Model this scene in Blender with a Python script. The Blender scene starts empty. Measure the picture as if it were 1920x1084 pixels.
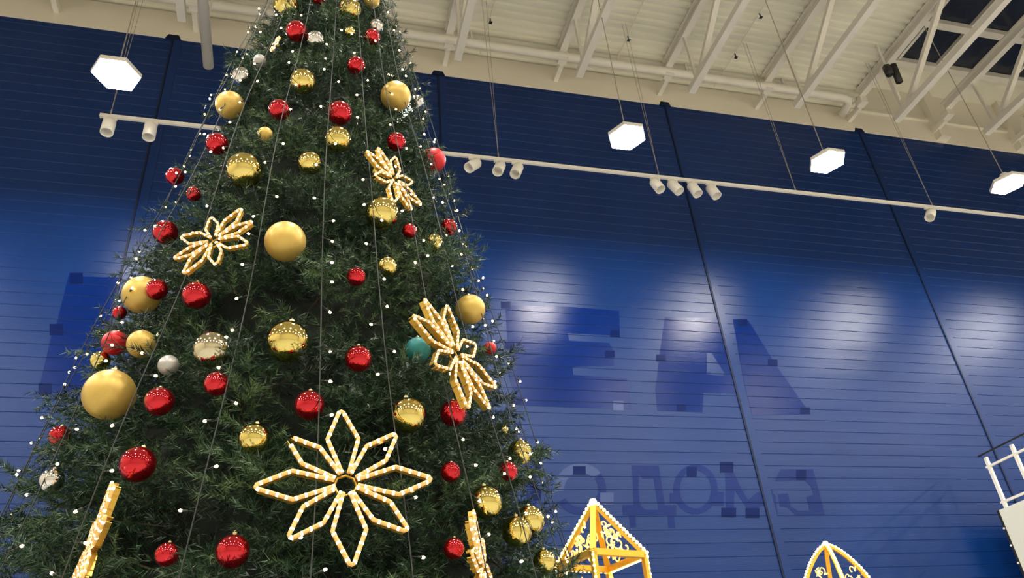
import bpy, bmesh, math, random
import numpy as np
from mathutils import Vector, Matrix

random.seed(7)
rng = np.random.default_rng(7)
SC = bpy.context.scene
COL = SC.collection
EYE = 1.6                      # camera height above the floor

# ------------------------------------------------------------------ camera
F = 1480.0
_U = np.array([-220., -2350., F]); _U /= np.linalg.norm(_U)
_X = np.array([5740., 393., F]); _X -= _U * (_X @ _U); _X /= np.linalg.norm(_X)
_N = np.cross(_U, _X)
MC = np.array([_X, _N, _U])    # camera (right, down, forward) -> world (x, y, z)
cam_data = bpy.data.cameras.new('camera')
cam_data.sensor_width = 36.0
cam_data.lens = 36.0 * F / 1920.0
cam_data.clip_end = 200
cam = bpy.data.objects.new('camera', cam_data)
COL.objects.link(cam)
rot = Matrix(((MC[0][0], -MC[0][1], -MC[0][2]), (MC[1][0], -MC[1][1], -MC[1][2]), (MC[2][0], -MC[2][1], -MC[2][2])))
cam.matrix_world = Matrix.Translation((0, 0, EYE)) @ rot.to_4x4()
SC.camera = cam

# ------------------------------------------------------------------ light and exposure
SC.view_settings.view_transform = 'Standard'
SC.view_settings.look = 'None'
SC.view_settings.gamma = 1.0
SC.view_settings.exposure = 0.0
SC.view_settings.use_curve_mapping = False
world = bpy.data.worlds.new('night'); SC.world = world
world.use_nodes = True
world.node_tree.nodes['Background'].inputs[0].default_value = (0.10, 0.13, 0.2, 1)
world.node_tree.nodes['Background'].inputs[1].default_value = 0.25
LAMP_POWER = 255.0              # emission strength of the high bay lamps
FAIRY_POWER = 7.0


def ray(px, py):
    return MC @ np.array([(px - 960) / F, (py - 542) / F, 1.0])


def on_plane(px, py, axis, value):
    """world point of the photo pixel on the plane x/y/z = value (z given above the floor)"""
    r = ray(px, py)
    v = value - EYE if axis == 2 else value
    p = r * (v / r[axis])
    return Vector((p[0], p[1], p[2] + EYE))


# ------------------------------------------------------------------ materials
def mat(name, color, rough=0.5, metal=0.0, emit=None, estr=0.0, coat=0.0, spec=0.5, noise=None, bump=None):
    m = bpy.data.materials.new(name); m.use_nodes = True
    nt = m.node_tree; b = nt.nodes['Principled BSDF']
    b.inputs['Base Color'].default_value = (*color, 1)
    b.inputs['Roughness'].default_value = rough
    b.inputs['Metallic'].default_value = metal
    b.inputs['Coat Weight'].default_value = coat
    b.inputs['Specular IOR Level'].default_value = spec
    if emit:
        b.inputs['Emission Color'].default_value = (*emit, 1)
        b.inputs['Emission Strength'].default_value = estr
    tc = nt.nodes.new('ShaderNodeTexCoord')
    if noise:
        sc, amt, stretch = noise
        mp = nt.nodes.new('ShaderNodeMapping'); mp.inputs['Scale'].default_value = stretch
        n = nt.nodes.new('ShaderNodeTexNoise'); n.inputs['Scale'].default_value = sc; n.inputs['Detail'].default_value = 5
        r = nt.nodes.new('ShaderNodeValToRGB')
        r.color_ramp.elements[0].position = 0.3; r.color_ramp.elements[1].position = 0.7
        r.color_ramp.elements[0].color = (*[c * (1 - amt) for c in color], 1)
        r.color_ramp.elements[1].color = (*[min(1, c * (1 + amt)) for c in color], 1)
        nt.links.new(tc.outputs['Object'], mp.inputs[0]); nt.links.new(mp.outputs[0], n.inputs['Vector'])
        nt.links.new(n.outputs[0], r.inputs[0]); nt.links.new(r.outputs[0], b.inputs['Base Color'])
    if bump:
        sc, st, stretch = bump
        mp = nt.nodes.new('ShaderNodeMapping'); mp.inputs['Scale'].default_value = stretch
        n = nt.nodes.new('ShaderNodeTexNoise'); n.inputs['Scale'].default_value = sc; n.inputs['Detail'].default_value = 3
        bp = nt.nodes.new('ShaderNodeBump'); bp.inputs['Strength'].default_value = st; bp.inputs['Distance'].default_value = 0.01
        nt.links.new(tc.outputs['Object'], mp.inputs[0]); nt.links.new(mp.outputs[0], n.inputs['Vector'])
        nt.links.new(n.outputs[0], bp.inputs['Height']); nt.links.new(bp.outputs[0], b.inputs['Normal'])
    return m


WB = (1.0, 1.0, 14.0)
M = {}


def gloss_paint(name, color, rough, ior, bump):
    """satin wall paint: diffuse coat under a glossy film"""
    m = bpy.data.materials.new(name); m.use_nodes = True
    nt = m.node_tree; nt.nodes.clear()
    out = nt.nodes.new('ShaderNodeOutputMaterial'); mx = nt.nodes.new('ShaderNodeMixShader')
    df = nt.nodes.new('ShaderNodeBsdfDiffuse'); gl = nt.nodes.new('ShaderNodeBsdfGlossy'); fr = nt.nodes.new('ShaderNodeFresnel')
    gl.distribution = 'BECKMANN'; gl.inputs['Roughness'].default_value = rough; fr.inputs['IOR'].default_value = ior
    tc = nt.nodes.new('ShaderNodeTexCoord')
    n = nt.nodes.new('ShaderNodeTexNoise'); n.inputs['Scale'].default_value = 0.5; n.inputs['Detail'].default_value = 5
    rp = nt.nodes.new('ShaderNodeValToRGB'); rp.color_ramp.elements[0].position = .3; rp.color_ramp.elements[1].position = .7
    rp.color_ramp.elements[0].color = (*[c * .88 for c in color], 1); rp.color_ramp.elements[1].color = (*[c * 1.12 for c in color], 1)
    mp = nt.nodes.new('ShaderNodeMapping'); mp.inputs['Scale'].default_value = WB
    n2 = nt.nodes.new('ShaderNodeTexNoise'); n2.inputs['Scale'].default_value = 5; n2.inputs['Detail'].default_value = 3
    bp = nt.nodes.new('ShaderNodeBump'); bp.inputs['Strength'].default_value = bump; bp.inputs['Distance'].default_value = 0.01
    L = nt.links.new
    L(tc.outputs['Object'], n.inputs['Vector']); L(n.outputs[0], rp.inputs[0]); L(rp.outputs[0], df.inputs['Color'])
    L(tc.outputs['Object'], mp.inputs[0]); L(mp.outputs[0], n2.inputs['Vector']); L(n2.outputs[0], bp.inputs['Height'])
    L(bp.outputs[0], df.inputs['Normal']); L(bp.outputs[0], gl.inputs['Normal'])
    L(fr.outputs[0], mx.inputs[0]); L(df.outputs[0], mx.inputs[1]); L(gl.outputs[0], mx.inputs[2]); L(mx.outputs[0], out.inputs[0])
    return m


M['blue'] = gloss_paint('blue_wall_paint', (0.003, 0.024, 0.120), 0.34, 1.39, 0.25)
M['ghost'] = gloss_paint('unfaded_blue_paint', (0.001, 0.014, 0.110), 0.25, 1.30, 0.2)
M['ghost_dark'] = gloss_paint('unfaded_dark_patch', (0.002, 0.009, 0.070), 0.3, 1.2, 0.1)
M['ghost_pale'] = gloss_paint('pale_patch', (0.035, 0.06, 0.17), 0.3, 1.35, 0.1)
M['cream'] = mat('cream_wall_paint', (0.74, 0.68, 0.56), 0.6, noise=(0.6, 0.05, (1, 1, 1)))
M['cream2'] = mat('cream_side_paint', (0.70, 0.65, 0.54), 0.6, noise=(0.6, 0.05, (1, 1, 1)))
M['deck'] = mat('roof_deck_paint', (0.72, 0.69, 0.57), 0.55, noise=(1.5, 0.08, (0.3, 1, 1)))
M['steel'] = mat('painted_truss_steel', (0.70, 0.66, 0.58), 0.45, noise=(2.0, 0.05, (1, 1, 1)))
M['floor'] = mat('pale_floor_tile', (0.52, 0.51, 0.48), 0.4, noise=(0.8, 0.06, (1, 1, 1)))
M['white'] = mat('white_painted_metal', (0.74, 0.70, 0.62), 0.4, noise=(3.0, 0.03, (1, 1, 1)))
M['panel'] = mat('white_parapet_panel', (0.66, 0.66, 0.58), 0.5, noise=(2.0, 0.03, (1, 1, 1)))
M['dark'] = mat('black_plastic', (0.012, 0.012, 0.012), 0.5, noise=(30, 0.2, (1, 1, 1)))
M['seam'] = mat('dark_joint_trim', (0.004, 0.009, 0.035), 0.5, spec=0.2, noise=(3, 0.1, (1, 1, 1)))
M['wire'] = mat('steel_cable', (0.42, 0.38, 0.32), 0.4, 0.6, noise=(30, 0.1, (1, 1, 1)))
M['glass'] = mat('dark_skylight_glass', (0.012, 0.018, 0.035), 0.12, noise=(1.2, 0.2, (1, 1, 1)), spec=0.5)
M['lampface'] = mat('lit_lamp_lens', (0.9, 0.9, 0.9), 0.5, emit=(1.0, 0.96, 0.88), estr=LAMP_POWER)
M['gs'] = mat('shiny_gold_bauble', (0.68, 0.55, 0.17), 0.07, 1.0, noise=None)
M['gm'] = mat('matte_gold_bauble', (0.56, 0.38, 0.09), 0.42, 0.45, noise=(3, 0.06, (1, 1, 1)))
M['rs'] = mat('shiny_red_bauble', (0.52, 0.006, 0.016), 0.08, 0.88, coat=0.5, noise=None)
M['rm'] = mat('matte_red_bauble', (0.55, 0.01, 0.015), 0.42, 0.3, noise=(3, 0.06, (1, 1, 1)))
M['ss'] = mat('shiny_silver_bauble', (0.66, 0.64, 0.61), 0.10, 1.0, noise=None)
M['sm'] = mat('matte_silver_bauble', (0.40, 0.385, 0.36), 0.42, 0.6, noise=(3, 0.06, (1, 1, 1)))
M['cs'] = mat('shiny_champagne_bauble', (0.56, 0.50, 0.34), 0.09, 1.0, noise=None)
M['tm'] = mat('matte_teal_bauble', (0.01, 0.16, 0.16), 0.5, 0.2, noise=(3, 0.1, (1, 1, 1)))
M['cap'] = mat('bauble_cap_metal', (0.6, 0.5, 0.28), 0.3, 1.0, noise=(30, 0.1, (1, 1, 1)))
M['gold'] = mat('gold_frame_metal', (0.52, 0.32, 0.05), 0.35, 0.7, noise=(6, 0.1, (1, 1, 1)))
M['tube'] = mat('warm_rope_light_tube', (0.55, 0.32, 0.10), 0.35, emit=(1.0, 0.55, 0.16), estr=0.38)
M['node'] = mat('rope_light_diode', (1, 0.9, 0.7), 0.4, emit=(1.0, 0.80, 0.46), estr=3.4)
M['fairy'] = mat('fairy_light_diode', (1, 0.95, 0.8), 0.3, emit=(1.0, 0.78, 0.40), estr=FAIRY_POWER)
M['cord'] = mat('dark_green_light_cord', (0.012, 0.016, 0.012), 0.6, noise=(30, 0.2, (1, 1, 1)))
M['bark'] = mat('brown_trunk', (0.05, 0.03, 0.015), 0.9, noise=(6, 0.3, (1, 1, 0.3)))
M['lantern'] = mat('gold_lantern_frame', (0.80, 0.46, 0.04), 0.35, 0.5, noise=(6, 0.1, (1, 1, 1)))
M['lanternlight'] = mat('lantern_bead_light', (1, 0.9, 0.6), 0.4, emit=(1.0, 0.70, 0.20), estr=9.0)
M['vine'] = mat('glowing_vine_rope', (0.9, 0.6, 0.3), 0.4, emit=(1.0, 0.52, 0.08), estr=1.6)


def needle_mat(name, dark, mid, light):
    m = bpy.data.materials.new(name); m.use_nodes = True
    nt = m.node_tree; b = nt.nodes['Principled BSDF']
    at = nt.nodes.new('ShaderNodeAttribute'); at.attribute_name = 'tone'
    r = nt.nodes.new('ShaderNodeValToRGB')
    r.color_ramp.elements[0].color = (*dark, 1)
    r.color_ramp.elements[1].color = (*light, 1)
    e = r.color_ramp.elements.new(0.55); e.color = (*mid, 1)
    nt.links.new(at.outputs['Fac'], r.inputs[0]); nt.links.new(r.outputs[0], b.inputs['Base Color'])
    b.inputs['Roughness'].default_value = 0.42
    b.inputs['Specular IOR Level'].default_value = 0.5
    return m


M['needle'] = needle_mat('fir_needles', (0.006, 0.019, 0.009), (0.018, 0.056, 0.022), (0.12, 0.19, 0.07))
M['core'] = mat('shaded_inner_core', (0.003, 0.007, 0.004), 1.0, noise=(8, 0.4, (1, 1, 1)))  # shade deep inside the tree put into the colour


# ------------------------------------------------------------------ mesh helpers
class MB:
    def __init__(self):
        self.v = []; self.f = []; self.mi = []

    def add(self, vs, fs, mi=0):
        o = len(self.v); self.v += [tuple(p) for p in vs]
        self.f += [tuple(i + o for i in f) for f in fs]; self.mi += [mi] * len(fs)

    def box(self, a, b, mi=0):
        x0, y0, z0 = a; x1, y1, z1 = b
        vs = [(x0, y0, z0), (x1, y0, z0), (x1, y1, z0), (x0, y1, z0), (x0, y0, z1), (x1, y0, z1), (x1, y1, z1), (x0, y1, z1)]
        self.add(vs, [(0, 3, 2, 1), (4, 5, 6, 7), (0, 1, 5, 4), (1, 2, 6, 5), (2, 3, 7, 6), (3, 0, 4, 7)], mi)

    def bar(self, p, q, w, h, up=(0, 0, 1), mi=0):
        p = Vector(p); q = Vector(q); d = (q - p).normalized(); u = Vector(up)
        if abs(d.dot(u)) > 0.98: u = Vector((0, 1, 0))
        s = d.cross(u).normalized() * w / 2; t = s.cross(d).normalized() * h / 2
        vs = [p - s - t, p + s - t, p + s + t, p - s + t, q - s - t, q + s - t, q + s + t, q - s + t]
        self.add(vs, [(0, 3, 2, 1), (4, 5, 6, 7), (0, 1, 5, 4), (1, 2, 6, 5), (2, 3, 7, 6), (3, 0, 4, 7)], mi)

    def tube(self, pts, r, n=8, mi=0, closed=False, cap=True, mis=None):
        pts = [Vector(p) for p in pts]; m = len(pts); rings = []
        rad = r if isinstance(r, (list, tuple)) else [r] * m
        prev = None
        for i, p in enumerate(pts):
            a = pts[i - 1] if (i > 0 or closed) else p
            b = pts[(i + 1) % m] if (i < m - 1 or closed) else p
            d = (b - a)
            d = d.normalized() if d.length > 1e-9 else Vector((0, 0, 1))
            u = prev if prev is not None else (Vector((0, 0, 1)) if abs(d.z) < 0.9 else Vector((0, 1, 0)))
            s = d.cross(u)
            if s.length < 1e-6: s = d.cross(Vector((1, 0.3, 0)))
            s.normalize(); t = s.cross(d).normalized(); prev = t
            rings.append([p + (s * math.cos(2 * math.pi * k / n) + t * math.sin(2 * math.pi * k / n)) * rad[i] for k in range(n)])
        vs = [q for rg in rings for q in rg]; o = len(self.v)
        self.v += [tuple(q) for q in vs]
        segs = m if closed else m - 1
        for i in range(segs):
            j = (i + 1) % m
            for k in range(n):
                k2 = (k + 1) % n
                self.f.append((o + i * n + k, o + i * n + k2, o + j * n + k2, o + j * n + k))
                self.mi.append(mis[i] if mis else mi)
        if cap and not closed:
            self.f.append(tuple(o + k for k in reversed(range(n)))); self.mi.append(mi)
            self.f.append(tuple(o + (m - 1) * n + k for k in range(n))); self.mi.append(mi)

    def lathe(self, prof, c=(0, 0, 0), n=32, mi=0, rot=None):
        """prof: list of (radius, z)"""
        o = len(self.v); c = Vector(c)
        for (r, z) in prof:
            for k in range(n):
                a = 2 * math.pi * k / n
                q = Vector((r * math.cos(a), r * math.sin(a), z))
                if rot is not None: q = rot @ q
                self.v.append(tuple(c + q))
        for i in range(len(prof) - 1):
            for k in range(n):
                k2 = (k + 1) % n
                self.f.append((o + i * n + k, o + i * n + k2, o + (i + 1) * n + k2, o + (i + 1) * n + k)); self.mi.append(mi)

    def build(self, name, mats, parent=None, smooth=False, loc=None):
        me = bpy.data.meshes.new(name); me.from_pydata(self.v, [], self.f)
        mats = mats if isinstance(mats, (list, tuple)) else [mats]
        for m in mats: me.materials.append(m)
        if len(mats) > 1: me.polygons.foreach_set('material_index', self.mi)
        if smooth: me.polygons.foreach_set('use_smooth', [True] * len(me.polygons))
        bm = bmesh.new(); bm.from_mesh(me); bmesh.ops.recalc_face_normals(bm, faces=bm.faces); bm.to_mesh(me); bm.free()
        me.update()
        o = bpy.data.objects.new(name, me); COL.objects.link(o)
        if parent is not None: o.parent = parent
        if loc is not None: o.location = loc
        return o


def tag(o, label=None, cat=None, group=None, kind=None):
    if label: o['label'] = label
    if cat: o['category'] = cat
    if group: o['group'] = group
    if kind: o['kind'] = kind
    return o


def empty(name, loc, label, cat, group=None, rz=0.0):
    o = bpy.data.objects.new(name, None); COL.objects.link(o); o.empty_display_size = 0.1
    o.location = loc; o.rotation_euler = (0, 0, rz)
    return tag(o, label, cat, group)


def copy_tree(root):
    c = root.copy(); COL.objects.link(c)
    for ch in root.children:
        d = ch.copy(); COL.objects.link(d); d.parent = c
        for g in ch.children:
            e = g.copy(); COL.objects.link(e); e.parent = d
    return c


# ------------------------------------------------------------------ the hall
WY = 12.0                                  # plane of the blue wall
XL, XR, YB = -14.0, 24.0, -14.0
BT = EYE + 13.38                           # top of the blue paint
DZ = EYE + 14.16                           # underside of the deck
RX = 13.25                                 # the raised skylight bay begins here
RZ = EYE + 15.15

mb = MB(); mb.box((XL - .3, YB - .3, -0.3), (XR + .3, WY + .3, 0))
tag(mb.build('floor', M['floor']), kind='structure')

# blue plank cladding: one horizontal profile extruded along x, one sheet between two joints
joints = [-8.45, -3.0, 2.45, 7.9, 13.3, 18.75]
edges = [XL] + joints + [XR]
wall = tag(MB().build('wall_back', M['blue']), kind='structure')
mb = MB(); mb.box((XL, WY + 0.02, 0), (XR, WY + 0.3, BT)); mb.box((XL, WY + 0.02, BT), (RX, WY + 0.3, DZ)); mb.box((RX, WY + 0.02, BT), (XR, WY + 0.3, RZ))
wall.data = mb.build('tmp', M['blue']).data
bpy.data.objects.remove(bpy.data.objects['tmp'])
PITCH = 0.225
for a, b in zip(edges[:-1], edges[1:]):
    prof = []; z = 0.0
    while z < BT - 0.02:
        z1 = min(z + PITCH, BT)
        t = random.uniform(-0.0012, 0.0012)
        prof += [(WY + 0.006, z), (WY + 0.0, z + 0.009), (WY + t, (z + z1) / 2), (WY + 0.0, z1 - 0.006), (WY + 0.006, z1 - 0.0)]
        z = z1
    vs = [(a, y, zz) for y, zz in prof] + [(b, y, zz) for y, zz in prof]
    n = len(prof)
    fs = [(i, n + i, n + i + 1, i + 1) for i in range(n - 1)]
    mb = MB(); mb.add(vs, fs); sh = mb.build('cladding_sheet', M['blue'], wall)
    if sum(pl.normal.y * pl.area for pl in sh.data.polygons) > 0: sh.data.flip_normals()
for x in joints:                            # vertical joints: trim strip, shadow gap and the clip above
    mb = MB(); mb.box((x + 0.02, WY - 0.012, 0), (x + 0.17, WY + 0.01, BT - 0.02)); mb.build('joint_strip', M['blue'], wall)
    mb = MB(); mb.box((x - 0.022, WY - 0.020, 0), (x + 0.012, WY + 0.012, BT + 0.01)); mb.build('joint_gap', M['seam'], wall)
    mb = MB(); mb.add([(x - .15, WY - .03, BT - .02), (x + .15, WY - .03, BT - .02), (x + .10, WY - .03, BT + .10), (x - .10, WY - .03, BT + .10),
                       (x - .15, WY + .02, BT - .02), (x + .15, WY + .02, BT - .02), (x + .10, WY + .02, BT + .10), (x - .10, WY + .02, BT + .10)],
                      [(0, 1, 2, 3), (7, 6, 5, 4), (0, 4, 5, 1), (1, 5, 6, 2), (2, 6, 7, 3), (3, 7, 4, 0)])
    mb.build('joint_cap', M['seam'], wall)
mb = MB(); mb.box((XL, WY - 0.025, BT), (RX, WY + 0.02, DZ)); mb.box((RX, WY - 0.025, BT), (XR, WY + 0.02, BT + 0.72))
tag(mb.build('trim_1', M['cream']), kind='structure')
mb = MB(); mb.box((RX, WY - 0.02, BT + 0.72), (XR, WY + 0.02, RZ))
for x in (RX + 2.6, RX + 5.2): mb.box((x - .16, WY - 0.22, BT + .05), (x + .16, WY, RZ))
mb.box((RX, WY - 0.10, BT + 0.70), (XR, WY, BT + 0.78))
tag(mb.build('trim_2', M['cream2']), kind='structure')

for nm, a, b in (('wall_left', (XL - .3, YB, 0), (XL, WY + .3, RZ)), ('wall_right', (XR, YB, 0), (XR + .3, WY + .3, RZ)),
                 ('wall_front', (XL, YB - .3, 0), (XR, YB, RZ))):
    mb = MB(); mb.box(a, b); tag(mb.build(nm, M['cream2']), kind='structure')


# ghosts of removed letters on the paint
def ghost(name, pts, ox, oy, s, m, d, label):
    """pts in a zoomed crop of the photo (offset ox, oy and scale s), laid on the wall's plane"""
    fr = [on_plane(ox + x * s, oy + y * s, 1, WY) for x, y in pts]
    bm = bmesh.new()
    vs = [bm.verts.new((p.x, WY - d, p.z)) for p in fr]
    f = bm.faces.new(vs)
    f.normal_update(); bm.normal_update()
    bmesh.ops.triangulate(bm, faces=[f])
    z0 = min(p.z for p in fr); z1 = max(p.z for p in fr)
    for k in range(int(z0 / PITCH), int(z1 / PITCH) + 2):        # the paint is broken by the grooves between planks
        for dz in (-.006, .009):
            bmesh.ops.bisect_plane(bm, geom=bm.verts[:] + bm.edges[:] + bm.faces[:], plane_co=(0, 0, k * PITCH + dz), plane_no=(0, 0, 1))
    gap = [g for g in bm.faces if -.0065 < ((g.calc_center_median().z + PITCH / 2) % PITCH) - PITCH / 2 < .0092]
    bmesh.ops.delete(bm, geom=gap, context='FACES')
    ex = bmesh.ops.extrude_face_region(bm, geom=bm.faces[:])
    for e in ex['geom']:
        if isinstance(e, bmesh.types.BMVert): e.co.y = WY + 0.001
    bmesh.ops.recalc_face_normals(bm, faces=bm.faces)
    me = bpy.data.meshes.new(name); bm.to_mesh(me); bm.free(); me.materials.append(m)
    o = bpy.data.objects.new(name, me); COL.objects.link(o); o.parent = wall
    o['label'] = label
    return o


def rect(x0, y0, x1, y1): return [(x0, y0), (x1, y0), (x1, y1), (x0, y1)]


S5 = (900, 540, .3646)
ghost('letter_mark', [(130, 88), (440, 96), (715, 118), (720, 258), (690, 245), (450, 232), (460, 272), (665, 283), (688, 330), (688, 402), (475, 405),
                      (480, 448), (755, 466), (780, 625), (195, 605), (150, 460)], *S5, M['ghost'], 0.003, 'outline of a removed letter E in deeper blue paint')
ghost('letter_mark', [(950, 150), (1222, 157), (1232, 190), (1310, 500), (1318, 541), (1150, 540), (1143, 640), (912, 632), (902, 500), (1166, 500), (1166, 445), (1250, 453),
                      (1256, 438), (1190, 335), (1166, 335), (1166, 500), (902, 500), (925, 330)][:8] + [(902, 520), (925, 330)], *S5, M['ghost'], 0.003,
      'left half of a removed letter A in deeper blue paint')
ghost('letter_mark', [(1300, 160), (1380, 168), (1520, 395), (1700, 650), (1400, 656), (1355, 480)], *S5, M['ghost'], 0.003, 'right half of a removed letter A in deeper blue paint')
ghost('letter_gap', [(1166, 335), (1190, 335), (1256, 438), (1250, 453), (1166, 445)], *S5, M['blue'], 0.005, 'faded blue triangle inside the letter A')
for (x, y) in ((132, 88), (150, 298), (198, 582), (668, 340), (692, 235), (930, 360), (1035, 618), (1350, 178), (1505, 385), (1672, 632)):
    ghost('mounting_patch', rect(x - 24, y - 17, x + 24, y + 17), *S5, M['ghost_dark'], 0.006, 'dark square left by a letter fixing')
ghost('mounting_patch', rect(684, 582, 738, 632), *S5, M['ghost_pale'], 0.006, 'pale square left by a letter fixing')
S4 = (60, 500, .2865)
ghost('letter_mark', [(240, 60), (345, 66), (600, 72), (560, 330), (500, 560), (440, 700), (350, 822), (150, 822), (45, 838), (60, 740), (130, 440), (160, 380), (215, 160)],
      *S4, M['ghost'], 0.003, 'outline of a removed letter in deeper blue left of the tree')
for (x, y) in ((290, 78), (160, 412), (88, 800)):
    ghost('mounting_patch', rect(x - 44, y - 36, x + 44, y + 36), *S4, M['ghost_dark'], 0.006, 'dark square left by a letter fixing')
S6 = (950, 820, .2448)
ghost('letter_mark', [(955, 215), (1165, 220), (1210, 520), (1300, 520), (1298, 597), (890, 597), (885, 520), (972, 518), (1020, 518), (1060, 556), (1162, 556), (1125, 320),
                      (1040, 315), (1015, 275), (1020, 518), (972, 518)][:12] + [(1040, 318), (1015, 275), (1010, 400), (1020, 500), (1030, 519), (972, 517), (965, 330)],
      *S6, M['ghost'], 0.003, 'removed letter with two feet in deeper blue')
ghost('letter_mark', [(935, 600), (985, 600), (992, 690), (948, 690)], *S6, M['ghost'], 0.003, 'left foot of a removed letter')
ghost('letter_mark', [(1230, 600), (1280, 600), (1292, 695), (1240, 695)], *S6, M['ghost'], 0.003, 'right foot of a removed letter')


def arc_pts(cx, cy, rx, ry, a0, a1, n=22):
    return [(cx + rx * math.cos(math.radians(a0 + (a1 - a0) * i / n)), cy + ry * math.sin(math.radians(a0 + (a1 - a0) * i / n))) for i in range(n + 1)]


ghost('letter_mark', arc_pts(1445, 400, 172, 192, 1, 359) + arc_pts(1445, 400, 120, 146, 359, 1), *S6, M['ghost'], 0.003, 'ring of a removed letter O')
ghost('mounting_patch', rect(1250, 430, 1332, 502), *S6, M['ghost'], 0.006, 'dark square left by a letter fixing')
ghost('mounting_patch', rect(1565, 420, 1662, 525), *S6, M['ghost'], 0.006, 'dark square left by a letter fixing')
ghost('mounting_patch', rect(1380, 228, 1455, 302), *S6, M['ghost_dark'], 0.006, 'dark square left by a letter fixing')
ghost('letter_mark', [(1672, 265), (1735, 262), (1800, 400), (1850, 480), (1920, 420), (1990, 440), (1990, 520), (1850, 560), (1745, 400), (1740, 545), (1680, 545)],
      *S6, M['ghost'], 0.003, 'removed letter M in deeper blue')
for r_ in (rect(1635, 190, 1735, 270), rect(1645, 540, 1757, 612), rect(1830, 543, 1935, 618)):
    ghost('mounting_patch', r_, *S6, M['ghost_dark'], 0.006, 'dark square left by a letter fixing')
ghost('letter_mark', arc_pts(565, 400, 200, 200, 175, 320) + arc_pts(565, 400, 125, 130, 320, 175), *S6, M['ghost_pale'], 0.003, 'arc of a removed round letter')
ghost('letter_mark', arc_pts(565, 400, 198, 196, -38, 150) + arc_pts(565, 400, 135, 135, 150, -38), *S6, M['ghost'], 0.003, 'right and lower arc of a removed round letter')
ghost('mounting_patch', rect(508, 222, 605, 285), *S6, M['ghost_dark'], 0.006, 'square left by a letter fixing')
ghost('mounting_patch', rect(715, 425, 818, 520), *S6, M['ghost_pale'], 0.006, 'pale square left by a letter fixing')
ghost('letter_mark', rect(150, 205, 225, 700), *S6, M['ghost'], 0.003, 'removed upright stroke beside the tree')
for r_ in (rect(205, 205, 265, 262), rect(195, 400, 262, 485)):
    ghost('mounting_patch', r_, *S6, M['ghost_dark'], 0.006, 'dark square left by a letter fixing')
S7 = (1420, 800, .2621)
ghost('letter_mark', [(20, 390), (60, 400), (130, 500), (145, 632), (95, 632), (60, 540), (28, 440)], *S7, M['ghost'], 0.003, 'right leg of a removed letter M')
ghost('letter_mark', [(165, 308), (398, 305), (440, 460), (482, 632), (270, 632), (215, 580), (160, 570), (148, 485), (218, 478), (238, 570), (295, 605), (372, 602), (352, 505),
                      (400, 488), (385, 430), (340, 385), (125, 390)], *S7, M['ghost'], 0.003, 'removed letter in deeper blue right of the joint')
ghost('mounting_patch', rect(278, 312, 348, 382), *S7, M['ghost_dark'], 0.006, 'dark square left by a letter fixing')

# ------------------------------------------------------------------ roof
prof = []; y = YB; P = 0.19; D = 0.05
while y < WY:
    prof += [(y, DZ), (y + P * .42, DZ), (y + P * .55, DZ + D), (y + P * .87, DZ + D)]
    y += P
prof.append((y, DZ))
n = len(prof)
mb = MB(); mb.add([(XL, a, b) for a, b in prof] + [(RX, a, b) for a, b in prof], [(i, n + i, n + i + 1, i + 1) for i in range(n - 1)])
mb.box((XL, YB, DZ + .12), (RX, WY, DZ + .3))
mb.box((RX, YB, DZ - .02), (RX + .1, WY, RZ + .1))
ceiling = tag(mb.build('ceiling', M['deck']), kind='structure')
GY = 11.05                                     # skylight glass ends here; a flat soffit follows up to the wall
mb = MB(); mb.box((RX, GY, RZ), (XR, WY, RZ + .1)); mb.box((RX, YB, RZ), (XR, 0, RZ + .1))
mb.build('soffit', M['deck'], ceiling)
mb = MB(); mb.box((RX, 0, RZ + .04), (XR, GY, RZ + .07)); sky = tag(mb.build('window_1', M['glass']), kind='structure')
for i, x in enumerate(np.arange(RX + 1.12, XR, 1.22)):
    m_ = MB(); m_.box((x - .04, 0, RZ - .07), (x + .04, GY, RZ + .03)); m_.build('glazing_bar', M['steel'], sky)
for yb in np.arange(GY - 0.05, 0, -1.25):
    m_ = MB(); m_.box((RX, yb - .09, RZ - .14), (XR, yb + .09, RZ + .02)); m_.build('cross_beam', M['steel'], sky)

# joists: built once, then copied
JL = 24.2
Y0, Y1 = 10.72 - JL, 10.72


def make_joist():
    r = empty('roof_truss', (0, 0, DZ), 'x', 'truss', 'white painted roof trusses')
    z1 = -0.16; z0 = EYE + 12.52 - DZ
    m_ = MB(); m_.box((-.10, Y0, z1 + .10), (.10, 11.36, z1 + .15)); m_.box((-.02, Y0, z1 - .08), (.02, 11.36, z1 + .10)); m_.box((-.08, Y0, z1 - .10), (.08, 11.36, z1 - .07))
    m_.build('top_chord', M['steel'], r)
    m_ = MB(); m_.box((-.075, Y0, z0 - .075), (.075, Y1, z0 + .075)); m_.build('bottom_chord', M['steel'], r)
    y = 10.42; step = 2.05
    while y > Y0 + 3:
        m_ = MB(); m_.bar((0, y, z1 - .07), (0, y, z0 + .05), .06, .06); m_.build('upright', M['steel'], r)
        m_ = MB(); m_.bar((0, y - .16, z0 + .04), (0, y - step, z1 - .07), .12, .10); m_.build('diagonal', M['steel'], r)
        if y - 2 * step > Y0:
            m_ = MB(); m_.bar((0, y - step, z1 - .07), (0, y - 2 * step, z0 + .04), .09, .09); m_.build('diagonal', M['steel'], r)
        y -= 2 * step
    m_ = MB(); m_.box((-.10, 11.28, z1 - .30), (.10, 11.50, z1 - .10)); m_.box((-.05, 11.5, z1 - .34), (.05, 11.98, z1 - .20)); m_.build('bearing_bracket', M['steel'], r)
    return r


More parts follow.
